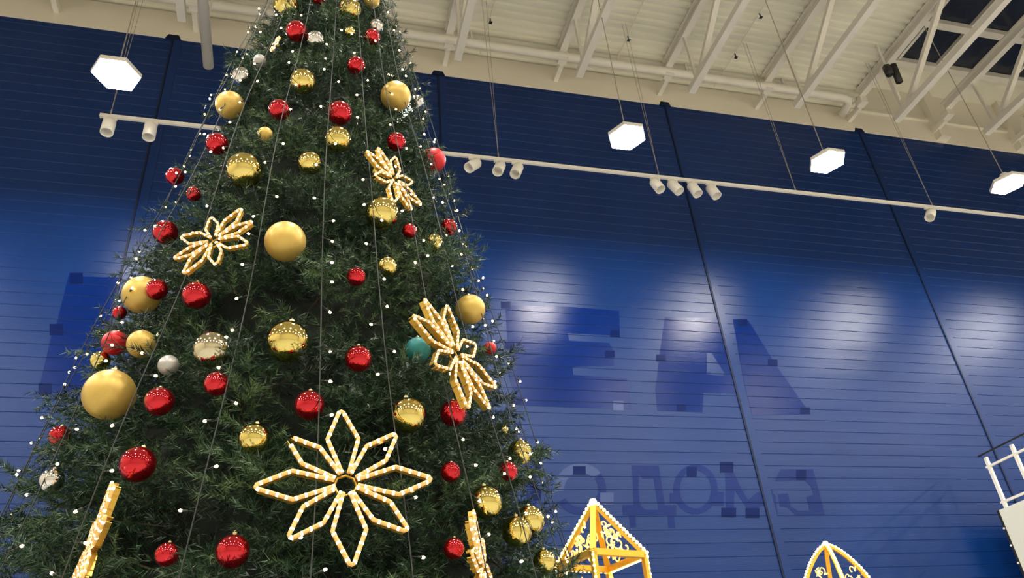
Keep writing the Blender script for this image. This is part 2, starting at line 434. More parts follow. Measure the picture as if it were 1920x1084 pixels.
jx = [-10.4, -7.8, -5.2, -2.6, 0.0, 2.6, 5.2, 7.8, 10.42, 13.1, 15.7, 18.3]
jlab = {2.6: 'white roof truss whose bottom chord ends just right of the tree top', 5.2: 'second white roof truss right of the tree, above the leftmost lamp of the right group',
        7.8: 'white roof truss in the middle of the ribbed ceiling between first and second lamp cables',
        10.42: 'white roof truss ending above the second lamp cable, left of the skylight truss', 13.1: 'white roof truss along the left edge of the dark skylight',
        15.7: 'white roof truss crossing in front of the dark skylight panes', 0.0: 'white roof truss hidden mostly behind the tree top',
        -2.6: 'white roof truss just left of the tree top'}
base_j = make_joist()
for i, x in enumerate(jx):
    o = base_j if i == 0 else copy_tree(base_j)
    o.location = (x, 0, DZ if x < RX + 1 else DZ)
    lb = jlab.get(x, {-10.4: 'white roof truss by the left wall, out of the photo', -7.8: 'white roof truss second from the left wall, out of the photo', -5.2: 'white roof truss just left of the photo frame', 18.3: 'white roof truss just right of the photo frame under the skylight'}.get(x))
    o['label'] = lb

# round service pipe along the wall, with elbow
m_ = MB(); PZ = EYE + 13.80
r0 = empty('service_pipe', (XL, 11.35, PZ), 'round cream pipe running along the top of the wall under the deck', 'pipe')
m_.tube([(0.05, 0, 0), (12.55 - XL, 0, 0), (12.72 - XL, .05, 0), (12.8 - XL, .18, -.02), (12.8 - XL, .5, -.05)], .105, 14); m_.build('pipe_run', M['steel'], r0, True)
m_ = MB()
for x in np.arange(1.5, 26, 2.6): m_.box((x - .02, -.03, .08), (x + .02, .03, DZ - PZ - .01))
m_.build('pipe_hanger', M['steel'], r0)
p = on_plane(391, 125, 2, EYE + 12.35)
m_ = MB(); m_.tube([(p.x, p.y, p.z), (p.x, p.y - .01, p.z), (p.x, p.y - 12, p.z)], [.08, .10, .10], 14)
o = m_.build('hanging_pipe', M['steel'], None, True); tag(o, 'thick round cream pipe end left of the tree, below the roof', 'pipe')
m_ = MB()
for yy in (p.y - .8, p.y - 4, p.y - 8): m_.tube([(p.x, yy, p.z + .08), (p.x, yy, DZ - .003)], .012, 6)
m_.build('pipe_hanger', M['steel'], o)

# sprinkler lines on the deck
sprk = [((960, 40), (905, 85), 'sprinkler line nearest the tree, on the ribbed ceiling'), ((1210, 0), (1155, 115), 'sprinkler line between second and third trusses'),
        ((1445, 10), (1350, 145), 'sprinkler line right of the middle truss')]
for a, b, lb in sprk:
    q = on_plane(b[0], b[1], 2, DZ - .12)
    r0 = empty('sprinkler_line', (q.x, q.y, DZ - .12), lb, 'sprinkler', 'sprinkler lines under the deck')
    m_ = MB(); m_.tube([(0, .3, 0), (0, -9, 0)], .016, 6)
    for yy in (-.2, -3, -6, -8.6): m_.tube([(0, yy, 0), (0, yy, .115)], .006, 5)
    m_.build('pipe_run', M['steel'], r0)
    for yy in (-.75, -1.9, -3.4):
        m_ = MB(); m_.tube([(0, yy, 0), (.0, yy, -.10), (0, yy, -.14)], [.012, .018, .03], 8); m_.box((-.035, yy - .035, -.15), (.035, yy + .035, -.14)); m_.build('sprinkler_head', M['dark'], r0)

# small cameras on the skylight truss
p = on_plane(1662, 130, 0, 12.6)
r0 = empty('security_camera', p, 'dark twin security cameras on a thin post below the skylight truss', 'camera')
m_ = MB(); m_.tube([(.05, 0, DZ - .005 - p.z), (.05, .05, -.9)], .03, 8); m_.build('post', M['steel'], r0)
m_ = MB(); m_.tube([(-.1, -.10, -.05), (-.12, -.12, -.32)], .09, 12); m_.build('camera_body', M['dark'], r0, True)
m_ = MB(); m_.tube([(.12, -.1, .05), (.14, -.05, -.45)], .08, 12); m_.build('camera_body', M['dark'], r0, True)
m_ = MB(); m_.bar((-.15, -.1, .04), (.2, -.1, .08), .04, .04); m_.build('bracket', M['steel'], r0)

# ------------------------------------------------------------------ high bay lamps
LY, LZ = 9.17, EYE + 9.30
WTOP = DZ - LZ


def make_lamp():
    r = empty('high_bay_lamp', (0, 0, LZ), 'x', 'lamp')
    R0 = .335
    hexa = [(math.cos(math.radians(60 * k)), math.sin(math.radians(60 * k))) for k in range(6)]
    m_ = MB(); vs = []
    for s, z in ((R0, 0), (R0 + .012, 0.02), (R0 + .012, .07), (R0 * .55, .11), (.08, .20), (.0801, .26), (.001, .262)):
        vs += [(x * s, y * s, z) for x, y in hexa]
    fs = [(i * 6 + k, i * 6 + (k + 1) % 6, (i + 1) * 6 + (k + 1) % 6, (i + 1) * 6 + k) for i in range(6) for k in range(6)]
    m_.add(vs, fs); m_.build('housing', M['white'], r)
    m_ = MB(); vs = [(x * R0, y * R0, 0.004) for x, y in hexa] + [(x * (R0 - .03), y * (R0 - .03), -.014) for x, y in hexa]
    fs = [(k, (k + 1) % 6, 6 + (k + 1) % 6, 6 + k) for k in range(6)] + [(11, 10, 9, 8, 7, 6)]
    m_.add(vs, fs); m_.build('lens', M['lampface'], r)
    m_ = MB(); m_.tube([(0, 0, .25), (0, 0, WTOP - .003)], .009, 6); m_.build('cable', M['wire'], r)
    return r


lx = [-11.4, -7.35, -2.95, 1.1, 5.15, 9.15, 13.3, 17.4, 21.4]
llab = {-2.95: 'lit hexagonal lamp on a cable left of the tree above the track rail end', 1.1: 'lit hexagonal lamp mostly hidden behind the right side of the tree top',
        5.15: 'lit hexagonal lamp nearest the tree on its right side', 9.15: 'lit hexagonal lamp, the middle of three right of the tree',
        13.3: 'lit hexagonal lamp at the right edge of the photo'}
lamp0 = make_lamp()
first = True
for row, ly in enumerate((LY, LY - 4.6, LY - 10.6, LY - 16.6)):
    for x in lx:
        o = lamp0 if first else copy_tree(lamp0); first = False
        o.location = (x, ly, LZ)
        o['group'] = 'lit hexagonal high bay lamps'
        o['label'] = llab[x] if (row == 0 and x in llab) else ('lit hexagonal lamp of the far row outside the frame' if row == 0 else 'lit hexagonal lamp of a row above or behind the viewer')

# ------------------------------------------------------------------ track rail
RY = 10.5; RLZ = EYE + 9.70
xa = on_plane(190, 217, 1, RY).x
rail = empty('track_rail', (xa, RY, RLZ), 'long white ceiling track hanging on wires in front of the blue wall', 'track')
m_ = MB(); m_.box((0, -.022, -.03), (17.5 - xa, .022, .03)); m_.box((-.02, -.028, -.034), (0, .028, .034)); m_.box((0, -.030, .018), (17.5 - xa, .030, .030)); m_.build('rail', M['white'], rail)
for px, py in ((208, 212), (935, 299), (1236, 331), (1493, 360), (1751, 391)):
    x = on_plane(px, py, 1, RY).x - xa
    m_ = MB(); m_.tube([(x, 0, .03), (x, 0, .16)], .012, 6)
    m_.tube([(x, 0, .12), (x - .035, 0, 2.6), (x - .045, 0, DZ - RLZ + .03)], .005, 5); m_.tube([(x, 0, .12), (x + .035, 0, 2.6), (x + .045, 0, DZ - RLZ + .03)], .005, 5)
    m_.build('suspension_wire', M['wire'], rail)


def track_head(px, label, az, tilt):
    x = on_plane(px, 217 + (px - 190) * .1151, 1, RY).x
    r = empty('track_spotlight', (x, RY, RLZ - .03), label, 'spotlight', 'white track spotlights on the rail')
    m_ = MB(); m_.box((-.10, -.018, -.05), (.10, .018, .01)); m_.build('adapter', M['white'], r)
    m_ = MB(); m_.tube([(0, 0, -.04), (0, 0, -.10)], .03, 12); m_.lathe([(0.001, .06), (.06, .05), (.085, 0), (.085, -.06), (.001, -.065)], (0, 0, -.13), 16); m_.build('swivel', M['white'], r, True)
    d = Vector((math.sin(az) * math.sin(tilt), -math.cos(az) * math.sin(tilt), -math.cos(tilt)))
    q = Vector((0, 0, -1)).rotation_difference(d).to_matrix()
    m_ = MB(); m_.lathe([(.001, .10), (.085, .10), (.10, .07), (.10, -.20), (.085, -.20), (.08, -.06), (.001, -.06)], Vector((0, 0, -.15)), 20, 0, q)
    m_.build('lamp_head', M['white'], r, True)
    return r


for px, lb, az, ti in ((208, 'white track spotlight at the left end of the rail', .2, .15), (285, 'second white track spotlight from the left rail end', .3, .1),
                       (889, 'white track spotlight directly right of the tree', -1.2, .75), (936, 'white track spotlight in the middle of the three beside the tree', -.8, .5),
                       (969, 'white track spotlight rightmost of the three beside the tree', -1.0, .45), (1228, 'white track spotlight leftmost of the four under the lamp', .5, .35),
                       (1261, 'white track spotlight second of the four under the lamp', .9, .45), (1298, 'white track spotlight third of the four under the lamp', .6, .3),
                       (1333, 'white track spotlight rightmost of the four under the lamp', .6, .3), (1743, 'lone white track spotlight near the right end of the rail', -1.3, .7)):
    track_head(px, lb, az, ti)

# ------------------------------------------------------------------ gallery at the right
GX = 12.28; GZ = EYE + 3.50
gal = empty('gallery_balcony', (GX, 11.5, 0), 'white panelled gallery with a metal railing at the lower right', 'balcony')
m_ = MB(); m_.box((0, -7, 2.2), (.12, 0, GZ)); m_.build('parapet_panel', M['panel'], gal)
m_ = MB(); m_.box((.12, -7, 2.2), (4.5, 0.0, 2.5)); m_.box((.12, -.12, 2.5), (4.5, 0, GZ)); m_.build('deck_slab', M['panel'], gal)
m_ = MB(); m_.box((.02, -.0, 2.2), (4.5, .03, GZ - .0)); m_.box((-.012, -.01, 2.2), (.02, .035, GZ - .0)); m_.build('edge_strip', M['dark'], gal)
for k in range(9):
    m_ = MB(); m_.lathe([(.001, .02), (.018, .015), (.02, 0)], (-.012, .02, GZ - .32 - k * .3), 8, 0, Matrix.Rotation(-math.pi / 2, 3, 'Y')); m_.build('screw', M['white'], gal)
for k in range(3):
    m_ = MB(); m_.box((.3 + k * 2 - .1, -3.1, 0), (.3 + k * 2 + .1, -2.9, 2.2)); m_.build('column', M['panel'], gal)
for k in range(11):
    m_ = MB(); m_.box((.04, -.10 - k * .63 - .06, GZ), (.09, -.10 - k * .63, GZ + .95)); m_.build('railing_post', M['white'], gal)
for zz in (.78, .12):
    m_ = MB(); m_.bar((.065, -.06, GZ + zz), (.065, -7, GZ + zz), .045, .035); m_.build('railing_bar', M['white'], gal)
m_ = MB(); m_.tube([(.0, -.04, GZ + 1.0), (.0, -7, GZ + 1.0)], .018, 8); m_.build('handrail', M['dark'], gal)

# ------------------------------------------------------------------ tree
TX, TY, HA = .05, 6.0, 10.75


def RR(h):
    return .2 * np.clip(HA - h, 0, None) ** 1.1 * HA ** -.1


def hit(px, py, off=0.0):
    r = ray(px, py); best = None
    s = 2.0
    while s < 12:
        p = r * s; d = math.hypot(p[0] - TX, p[1] - TY) - float(RR(p[2])) - off
        if best is None or d < best[1]: best = (p.copy(), d, s)
        if d <= 0: return p, 0.0, s
        s += .01
    return best


def surf(th, h, off=0.0):
    r = float(RR(h)) + off
    return Vector((TX + r * math.sin(th), TY - r * math.cos(th), h + EYE))


BALLS = [
 (536, 12, 24, 'gs', 'large shiny gold bauble at the cut off tree top, left one'),
 (598, -3, 12, 'rs', 'small red bauble at the very top centre edge of the photo'),
 (656, 18, 21, 'gs', 'shiny gold bauble at the tree top, right of the centre cord'),
 (697, 0, 15, 'gm', 'matte gold bauble at the tree top right, cut by the photo edge'),
 (556, 59, 20, 'rs', 'shiny red bauble near the tree top, touching a small silver one'),
 (592, 74, 16, 'ss', 'small silver bauble right of the topmost shiny red one'),
 (705, 50, 14, 'ss', 'silver bauble half hidden at the tree top right edge'),
 (698, 69, 15, 'rs', 'dark red bauble at the tree top right edge below a silver one'),
 (656, 60, 10, 'gs', 'tiny gold bauble below the top right gold bauble'),
 (487, 114, 12, 'sm', 'small matte silver bauble near the upper left edge of the tree'),
 (668, 123, 17, 'rs', 'red bauble in the upper right of the tree behind a light cord'),
 (453, 144, 18, 'ss', 'silver bauble on the upper left edge over the big matte gold one'),
 (568, 153, 24, 'gs', 'shiny gold bauble in the upper middle, above two red ones'),
 (431, 197, 26, 'gm', 'large matte gold bauble on the upper left edge of the tree'),
 (742, 180, 28, 'gm', 'large matte gold bauble on the upper right, beside a hidden lamp'),
 (782, 191, 13, 'ss', 'small silver bauble right beside the upper right matte gold one'),
 (524, 206, 20, 'rs', 'dark red bauble left of the pair in the upper middle'),
 (637, 212, 23, 'rs', 'bright red bauble directly above a shiny gold one, upper middle'),
 (497, 252, 14, 'gm', 'small matte gold bauble in the upper left of the tree'),
 (407, 270, 21, 'rs', 'red bauble on the left edge level with the track rail'),
 (633, 262, 25, 'gs', 'shiny gold bauble directly below the bright red one, upper middle'),
 (743, 266, 18, 'rs', 'red bauble right side, above the small glowing flower'),
 (813, 300, 23, 'rm', 'matte red bauble on the right edge where the rail meets the tree'),
 (458, 320, 34, 'gs', 'large shiny gold bauble in the upper left half of the tree'),
 (581, 306, 22, 'gs', 'medium shiny gold bauble left of the centre cord, upper half'),
 (328, 331, 17, 'rs', 'red bauble on the left edge, upper one of a close pair'),
 (363, 364, 14, 'rs', 'small red bauble on the left, lower one of a close pair'),
 (712, 324, 16, 'gs', 'small shiny gold bauble overlapped by the upper right flower'),
 (310, 436, 23, 'rs', 'red bauble on the left edge beside the glowing left flower'),
 (535, 453, 38, 'gm', 'large matte gold bauble in the centre of the tree'),
 (716, 400, 31, 'gs', 'large shiny gold bauble below the upper right flower'),
 (768, 433, 14, 'rs', 'small red bauble right of the large shiny gold one, behind a cord'),
 (842, 426, 16, 'rs', 'red bauble on the right edge above a shiny gold one'),
 (814, 455, 17, 'gs', 'small shiny gold bauble near the right edge under a red one'),
 (726, 500, 19, 'gs', 'small shiny gold bauble right of the small centre red one'),
 (668, 519, 18, 'rs', 'small bright red bauble right of the centre cord, middle height'),
 (266, 553, 35, 'gm', 'large matte gold bauble half hidden on the left edge behind a red one'),
 (294, 543, 20, 'rs', 'dark red bauble overlapping the half hidden matte gold one'),
 (368, 554, 26, 'rs', 'bright red bauble in the left half at middle height'),
 (224, 587, 13, 'rs', 'small red bauble peeking out at the left edge, middle height'),
 (882, 580, 28, 'gm', 'matte gold bauble on the right edge above the right flower'),
 (215, 643, 23, 'rm', 'matte red bauble on the left edge beside the yellow matte one'),
 (265, 645, 26, 'gm', 'yellow matte gold bauble right of the matte red one'),
 (188, 676, 18, 'gs', 'shiny gold bauble at the left edge above the biggest matte one'),
 (398, 656, 35, 'cs', 'large champagne coloured shiny bauble in the left half'),
 (316, 685, 19, 'sm', 'small matte silver bauble in the left half'),
 (540, 641, 40, 'gs', 'largest shiny gold bauble, in the middle of the tree'),
 (672, 673, 25, 'rs', 'bright red bauble right of centre, below middle height'),
 (919, 653, 12, 'rm', 'small red bauble on the right edge beside the right flower'),
 (784, 656, 24, 'tm', 'teal bauble deep in the needles left of the right flower'),
 (205, 740, 47, 'gm', 'biggest matte gold bauble on the left edge of the tree'),
 (299, 753, 27, 'rs', 'dull red bauble right of the biggest matte gold one'),
 (406, 720, 23, 'rs', 'bright red bauble below the champagne one'),
 (580, 760, 28, 'rs', 'dark red bauble above the big glowing flower'),
 (764, 779, 34, 'gs', 'large shiny gold bauble at the upper right of the big flower'),
 (850, 775, 25, 'rs', 'red bauble below the right flower, partly covered by needles'),
 (476, 823, 29, 'gs', 'shiny gold bauble at the upper left of the big flower'),
 (258, 871, 33, 'rs', 'large dark red bauble in the lower left of the tree'),
 (112, 818, 20, 'rs', 'red bauble on the lower left edge of the tree'),
 (97, 901, 22, 'ss', 'silver bauble on the lower left edge of the tree'),
 (845, 885, 19, 'rs', 'small bright red bauble right of the big flower'),
 (975, 848, 23, 'gs', 'shiny gold bauble on the right edge, topmost of the lower group'),
 (953, 884, 18, 'rs', 'red bauble on the right edge below a shiny gold one'),
 (911, 942, 31, 'gs', 'large shiny gold bauble in the lower right, left of a pair'),
 (994, 975, 27, 'gs', 'shiny gold bauble on the right edge, rear one of a touching pair'),
 (969, 997, 28, 'gs', 'shiny gold bauble at lower right, front one of a touching pair'),
 (1021, 1053, 22, 'gs', 'shiny gold bauble in the lower right next to the lantern'),
 (851, 1029, 20, 'rs', 'small bright red bauble at the lower right, near the photo bottom'),
 (436, 1034, 31, 'rs', 'large bright red bauble at the bottom, left of the big flower'),
 (313, 1040, 22, 'rs', 'red bauble at the bottom left, smaller than its right neighbour'),
 (945, 807, 9, 'gs', 'tiny gold bauble on the right edge above the lower group'),
]
ball_pos = []
shells = {}
gname = {'g': 'gold baubles on the tree', 'r': 'red baubles on the tree', 's': 'silver baubles on the tree', 'c': 'champagne baubles on the tree', 't': 'teal baubles on the tree'}
for (px, py, rp, ty, lb) in BALLS:
    p, d, s = hit(px, py, 0.03)
    dirn = np.array([p[0] - TX, p[1] - TY, 0.0]); dirn /= np.linalg.norm(dirn)
    rl = np.linalg.norm(ray(px, py))
    r = rp * s * 1.0 / F
    if ty not in shells:
        m_ = MB()
        prof_ = [(math.sin(math.pi * i / 28) * 1.0 + 1e-4, math.cos(math.pi * i / 28)) for i in range(29)]
        m_.lathe(prof_, (0, 0, 0), 48)
        o = m_.build('bauble', M[ty], None, True)
        m_ = MB(); m_.lathe([(.001, 1.12), (.13, 1.12), (.14, 1.10), (.14, .97), (.13, .96)], (0, 0, 0), 14)
        m_.tube([Vector((.05 * math.cos(a), 0, 1.16 + .06 * math.sin(a))) for a in np.linspace(0, 2 * math.pi, 10)[:-1]], .012, 5, closed=True)
        m_.build('cap', M['cap'], o, True)
        shells[ty] = o
    else:
        o = copy_tree(shells[ty])
    q = Vector(p) + Vector((0, 0, EYE))
    o.location = q; o.scale = (r, r, r)
    o.rotation_euler = (random.uniform(-.15, .15), random.uniform(-.15, .15), random.uniform(0, 6))
    tag(o, lb, 'bauble', gname[ty[0]])
    ball_pos.append((np.array(q), r, dirn))

# flowers made of rope light
FLOWERS = [
 (649, 905, .445, 2, 12, -4, .13, 'large glowing rope light flower with eight petals, low in the middle', 8),
 (857, 663, .46, 46, 14, 10, .16, 'glowing rope light flower on the right side beside a matte gold bauble', 8),
 (400, 450, .31, -30, 14, 25, .14, 'small glowing rope light flower on the left among the branches', 8),
 (740, 335, .31, 42, 10, 14, .12, 'small gold rope light flower in the upper right of the tree', 8),
 (166, 1030, .36, -72, 8, -8, .10, 'glowing rope light flower seen edge on at the lower left', 8),
 (905, 1065, .31, 68, 6, 0, .10, 'glowing rope light flower seen nearly edge on at the lower right', 8),
 (516, 82, .085, -60, 6, 0, .06, 'tiny glowing ornament near the top left of the tree', 8),
]
flower_pos = []
for (px, py, R, azd, tiltd, rolld, off, lb, npet) in FLOWERS:
    p, d, s = hit(px, py, off)
    q = Vector(p) + Vector((0, 0, EYE))
    az = math.radians(azd)
    nrm = Vector((math.sin(az) * math.cos(math.radians(tiltd)), -math.cos(az) * math.cos(math.radians(tiltd)), math.sin(math.radians(tiltd)))).normalized()
    ex = Vector((math.cos(az), math.sin(az), 0)); ez = nrm.cross(ex) * -1
    if ez.z < 0: ez = -ez
    root = empty('rope_light_flower', q, lb, 'light ornament', 'rope light flowers on the tree')
    flower_pos.append((np.array(q), R, np.array(nrm)))
    for k in range(npet):
        a = math.radians(360 / npet * k + rolld)
        L_ = R * (1.0 if k % 2 == 0 else .90)
        u = ex * math.sin(a) + ez * math.cos(a); v = ex * math.cos(a) - ez * math.sin(a)
        hw = R * (.185 if k % 2 == 0 else .15)
        corner = [(.13 * R, .012 * R + .012), (.13 * R, -.012 * R - .012), (L_ * .60, -hw), (L_ * .985, -.012), (L_, 0.0), (L_ * .985, .012), (L_ * .60, hw)]
        path = []
        order = [1, 2, 3, 4, 5, 6, 0]
        for i in range(len(order) - 1):
            A = corner[order[i]]; B = corner[order[i + 1]]
            dl = math.hypot(B[0] - A[0], B[1] - A[1]); nseg = max(1, int(dl / .012))
            for t in range(nseg): path.append((A[0] + (B[0] - A[0]) * t / nseg, A[1] + (B[1] - A[1]) * t / nseg))
        path.append(corner[0])
        pts = [u * x + v * y_ for x, y_ in path]
        m_ = MB()
        for i in range(len(order) - 1):           # flat gold frame strip behind the tube
            A = corner[order[i]]; B = corner[order[i + 1]]
            a3 = u * A[0] + v * A[1] - nrm * min(.026, R * .06); b3 = u * B[0] + v * B[1] - nrm * min(.026, R * .06)
            if (b3 - a3).length > .02: m_.bar(a3, b3, .004, min(.034, R * .075), up=nrm)
        for i in range(0, len(order) - 1):
            A = corner[order[i]]; B = corner[order[i + 1]]
            if math.hypot(B[0] - A[0], B[1] - A[1]) < .08: continue
            for t in (.25, .75):
                c = u * (A[0] + (B[0] - A[0]) * t) + v * (A[1] + (B[1] - A[1]) * t)
                m_.bar(c + nrm * .011, c - nrm * .035, min(.014, R * .03), .004, up=u)
        if m_.v:
            fr = m_.build('petal', M['gold'], root)
            m_ = MB(); tr = .0115 if R > .44 and R < .45 else .0085 if R > .2 else .005
            mis = [1 if (i % 4) == 0 else 0 for i in range(len(pts) - 1)]
            if R > .44 and R < .45 and k == 7:     # this petal's tube is torn open at the tip
                cut = int(len(pts) * .50)
                m_.tube(pts[:cut - 3], tr, 7, mis=mis[:cut - 4]); m_.tube(pts[cut + 2:], tr, 7, mis=mis[cut + 2:])
            else:
                m_.tube(pts, tr, 7, mis=mis)
            m_.build('rope_light', [M['tube'], M['node']], fr, True)
    m_ = MB(); m_.tube([ex * .13 * R * math.cos(b) + ez * .13 * R * math.sin(b) - nrm * .03 for b in np.linspace(0, 2 * math.pi, 9)[:-1]], .007, 6, closed=True)
    m_.build('hub_ring', M['gold'], root)

# foliage: branches with side twigs, every needle a narrow blade
tree = empty('christmas_tree', (TX, TY, 0), 'tall green artificial christmas tree with dense needles on the left', 'christmas tree')
m_ = MB(); m_.lathe([(.001, 0), (.22, 0), (.18, 2), (.10, 8), (.03, EYE + HA - .1), (.001, EYE + HA - .05)], (0, 0, 0), 14); m_.build('trunk', M['bark'], tree, True)

HB = -1.15
area_h = []
hs = np.linspace(HB, HA - .05, 400)
w = RR(hs); cdf = np.cumsum(w); cdf /= cdf[-1]
NB = 4900
hb = np.interp(rng.random(NB), cdf, hs)
th = rng.uniform(-math.pi, math.pi, NB)
keep = (np.cos(th) > -.25) | (rng.random(NB) < .45)
hb = hb[keep]; th = th[keep]
bid = []
st, dr_, ln, kind_ = [], [], [], []           # twigs: start, direction, length
sp, sq = [], []
for h, t in zip(hb, th):
    Rh = float(RR(h))
    out = np.array([math.sin(t), -math.cos(t), 0.0]); tan = np.array([math.cos(t), math.sin(t), 0.0]); up = np.array([0, 0, 1.0])
    # clusters leave hollows between the whorls
    cl = (.12 * math.sin(h * 8.4 + 2.2 * math.sin(t * 3 + h * .7)) + .09 * math.sin(t * 11 * min(1.6, .5 + Rh) + h * 3.1)) * min(1, Rh)
    tipR = Rh - .03 - .05 * min(1, max(0, (h - 3.5) / 2)) + cl + rng.normal(0, .055) + (.14 if rng.random() < .05 else 0)
    if rng.random() < .30: tipR *= .86                        # short inner branches fill the hollows
    blen = min(.65, max(.22, tipR * .55)) * rng.uniform(.8, 1.1)
    d = out * 1.0 + tan * rng.normal(0, .22) + up * rng.normal(.12, .22); d /= np.linalg.norm(d)
    tip = np.array([TX, TY, h + EYE]) + out * max(tipR, .06)
    base = tip - d * blen
    sp.append(base); sq.append(tip)
    side = np.cross(d, up); side /= np.linalg.norm(side); vup = np.cross(side, d)
    # main tip twig
    st.append(tip - d * .20); dr_.append(d); ln.append(.22); btone = rng.normal(.42, .24); bid.append(btone)
    nt_ = 6 if Rh > .5 else 4
    for k in range(nt_):
        f_ = .25 + .7 * k / nt_
        sg = 1 if k % 2 else -1
        dd = d * .75 + side * sg * rng.uniform(.5, .95) + vup * rng.normal(0, .25); dd /= np.linalg.norm(dd)
        st.append(base + d * blen * f_); dr_.append(dd); ln.append(rng.uniform(.13, .24) * (1 if Rh > .5 else .75)); bid.append(btone)
st = np.array(st); dr_ = np.array(dr_); ln = np.array(ln)
ok = np.ones(len(st), bool)
mid = st + dr_ * (ln[:, None] * .5); end = st + dr_ * ln[:, None]
rnd = rng.random(len(st))
for c, r, nrm_ in ball_pos:                    # branches bend away from in front of a bauble
    c = np.array(c)
    for P_ in (mid, end):
        rel = P_ - c; dist = np.linalg.norm(rel, axis=1); al = rel @ nrm_
        lat = np.sqrt(np.maximum(dist ** 2 - al ** 2, 0))
        bad = (dist < r + .02) | ((lat < r * 1.0 + .02) & (al > -.3 * r) & (al < r + .35) & (rnd > .015))
        ok &= ~bad
for c, R, nrm_ in flower_pos:
    for P_ in (mid, end):
        rel = P_ - c; al = rel @ nrm_; lat = np.linalg.norm(rel - al[:, None] * nrm_, axis=1)
        ok &= ~((lat < R * 1.02) & (al > -.03) & (al < .5) & (rnd > (.06 if R > .45 else .02)))
st, dr_, ln = st[ok], dr_[ok], ln[ok]; bid = np.array(bid)[ok]
NT = len(st); NPT = 46
tone_t = np.clip(bid + rng.normal(0, .10, NT), 0, 1)
ti = np.repeat(np.arange(NT), NPT)
f_ = rng.random(NT * NPT)
bp_ = st[ti] + dr_[ti] * (ln[ti] * f_)[:, None]
rv = rng.normal(size=(NT * NPT, 3)); rv -= dr_[ti] * np.sum(rv * dr_[ti], axis=1)[:, None]; rv /= np.linalg.norm(rv, axis=1)[:, None]
nd = dr_[ti] * rng.uniform(.7, 1.5, (NT * NPT, 1)) + rv; nd /= np.linalg.norm(nd, axis=1)[:, None]
nl = rng.uniform(.040, .072, NT * NPT)
wv = np.cross(nd, rng.normal(size=nd.shape)); wv /= np.linalg.norm(wv, axis=1)[:, None]
wd = .0030
V = np.stack([bp_ - wv * wd, bp_ + wv * wd, bp_ + nd * nl[:, None]], 1).reshape(-1, 3)
nf = len(bp_)


def tri_mesh(name, V, nf, tone, mat_):
    me = bpy.data.meshes.new(name)
    me.vertices.add(len(V)); me.vertices.foreach_set('co', V.astype(np.float32).ravel())
    me.loops.add(nf * 3); me.loops.foreach_set('vertex_index', np.arange(nf * 3, dtype=np.int32))
    me.polygons.add(nf); me.polygons.foreach_set('loop_start', np.arange(0, nf * 3, 3, dtype=np.int32))
    me.materials.append(mat_)
    at = me.attributes.new('tone', 'FLOAT', 'FACE'); at.data.foreach_set('value', tone.astype(np.float32))
    me.update(calc_edges=True)
    return me


tone = np.clip(tone_t[ti] + rng.normal(0, .08, nf), 0, 1)
me = tri_mesh('foliage', V - np.array([TX, TY, 0]), nf, tone, M['needle'])
fo = bpy.data.objects.new('foliage', me); COL.objects.link(fo); fo.parent = tree; fo['kind'] = 'stuff'
# twig stems
m_ = MB()
for a, b in zip(sp, sq):
    a = a - np.array([TX, TY, 0]); b = b - np.array([TX, TY, 0])
    s_ = Vector(b - a).normalized(); u_ = s_.cross(Vector((0, 0, 1))).normalized() * .004; w_ = Vector((0, 0, .004)); A = Vector(a); B = Vector(b) - s_ * .1
    m_.add([A + u_, A - u_ + w_, A - u_ - w_, B], [(0, 1, 3), (1, 2, 3), (2, 0, 3)])
m_.build('branch_stems', M['bark'], tree)['kind'] = 'stuff'
# solid inner core, its near-black green painting the shade between the branches
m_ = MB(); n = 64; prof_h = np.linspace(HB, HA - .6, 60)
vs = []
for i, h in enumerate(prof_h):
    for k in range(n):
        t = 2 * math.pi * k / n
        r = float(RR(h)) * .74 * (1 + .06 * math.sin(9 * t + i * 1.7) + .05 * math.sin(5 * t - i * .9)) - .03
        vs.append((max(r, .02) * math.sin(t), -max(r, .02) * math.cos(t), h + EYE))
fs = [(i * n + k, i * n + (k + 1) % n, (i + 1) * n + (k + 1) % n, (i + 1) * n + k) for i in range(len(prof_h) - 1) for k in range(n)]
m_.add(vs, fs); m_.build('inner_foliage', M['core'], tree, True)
m_ = MB(); m_.lathe([(.001, 0.0), (.75, 0), (.75, .10), (.70, .12), (.25, .14), (.22, .6), (.001, .6)], (0, 0, 0), 28); m_.build('stand', M['dark'], tree, True)

# fairy light strings hanging from the tip over the branches
m_ = MB(); m_.lathe([(.0005, .022), (.005, .020), (.0085, .013), (.007, .003), (.0005, 0)], (0, 0, 0), 8)
bulb_me = m_.build('tmpb', M['fairy'], None, True).data
m_ = MB(); m_.lathe([(.0005, .004), (.006, .003), (.006, -.022), (.0005, -.024)], (0, 0, 0), 7); m_.tube([(0, 0, -.02), (0, 0, -.06)], .0022, 5)
sock_me = m_.build('tmps', M['cord'], None, True).data
for nm_ in ('tmpb', 'tmps'): bpy.data.objects.remove(bpy.data.objects[nm_])
STR = [(1, 'string of fairy lights on the cord down the centre of the tree'), (14.5, 'fairy light string just right of the centre cord'),
       (27, 'fairy light string second right of the centre cord'), (38.5, 'fairy light string third right of the centre cord'),
       (50, 'fairy light string fourth right, hanging to the right flower'), (66, 'fairy light string standing clear of the right edge of the tree'),
       (-15, 'fairy light string just left of the centre cord'), (-32, 'fairy light string second left of the centre cord'),
       (-48, 'fairy light string third left, by the left flower'), (-64, 'fairy light string standing clear of the left edge of the tree'),
       (82, 'fairy light string hidden round the right side of the tree'), (-80, 'fairy light string hidden round the left side of the tree')]
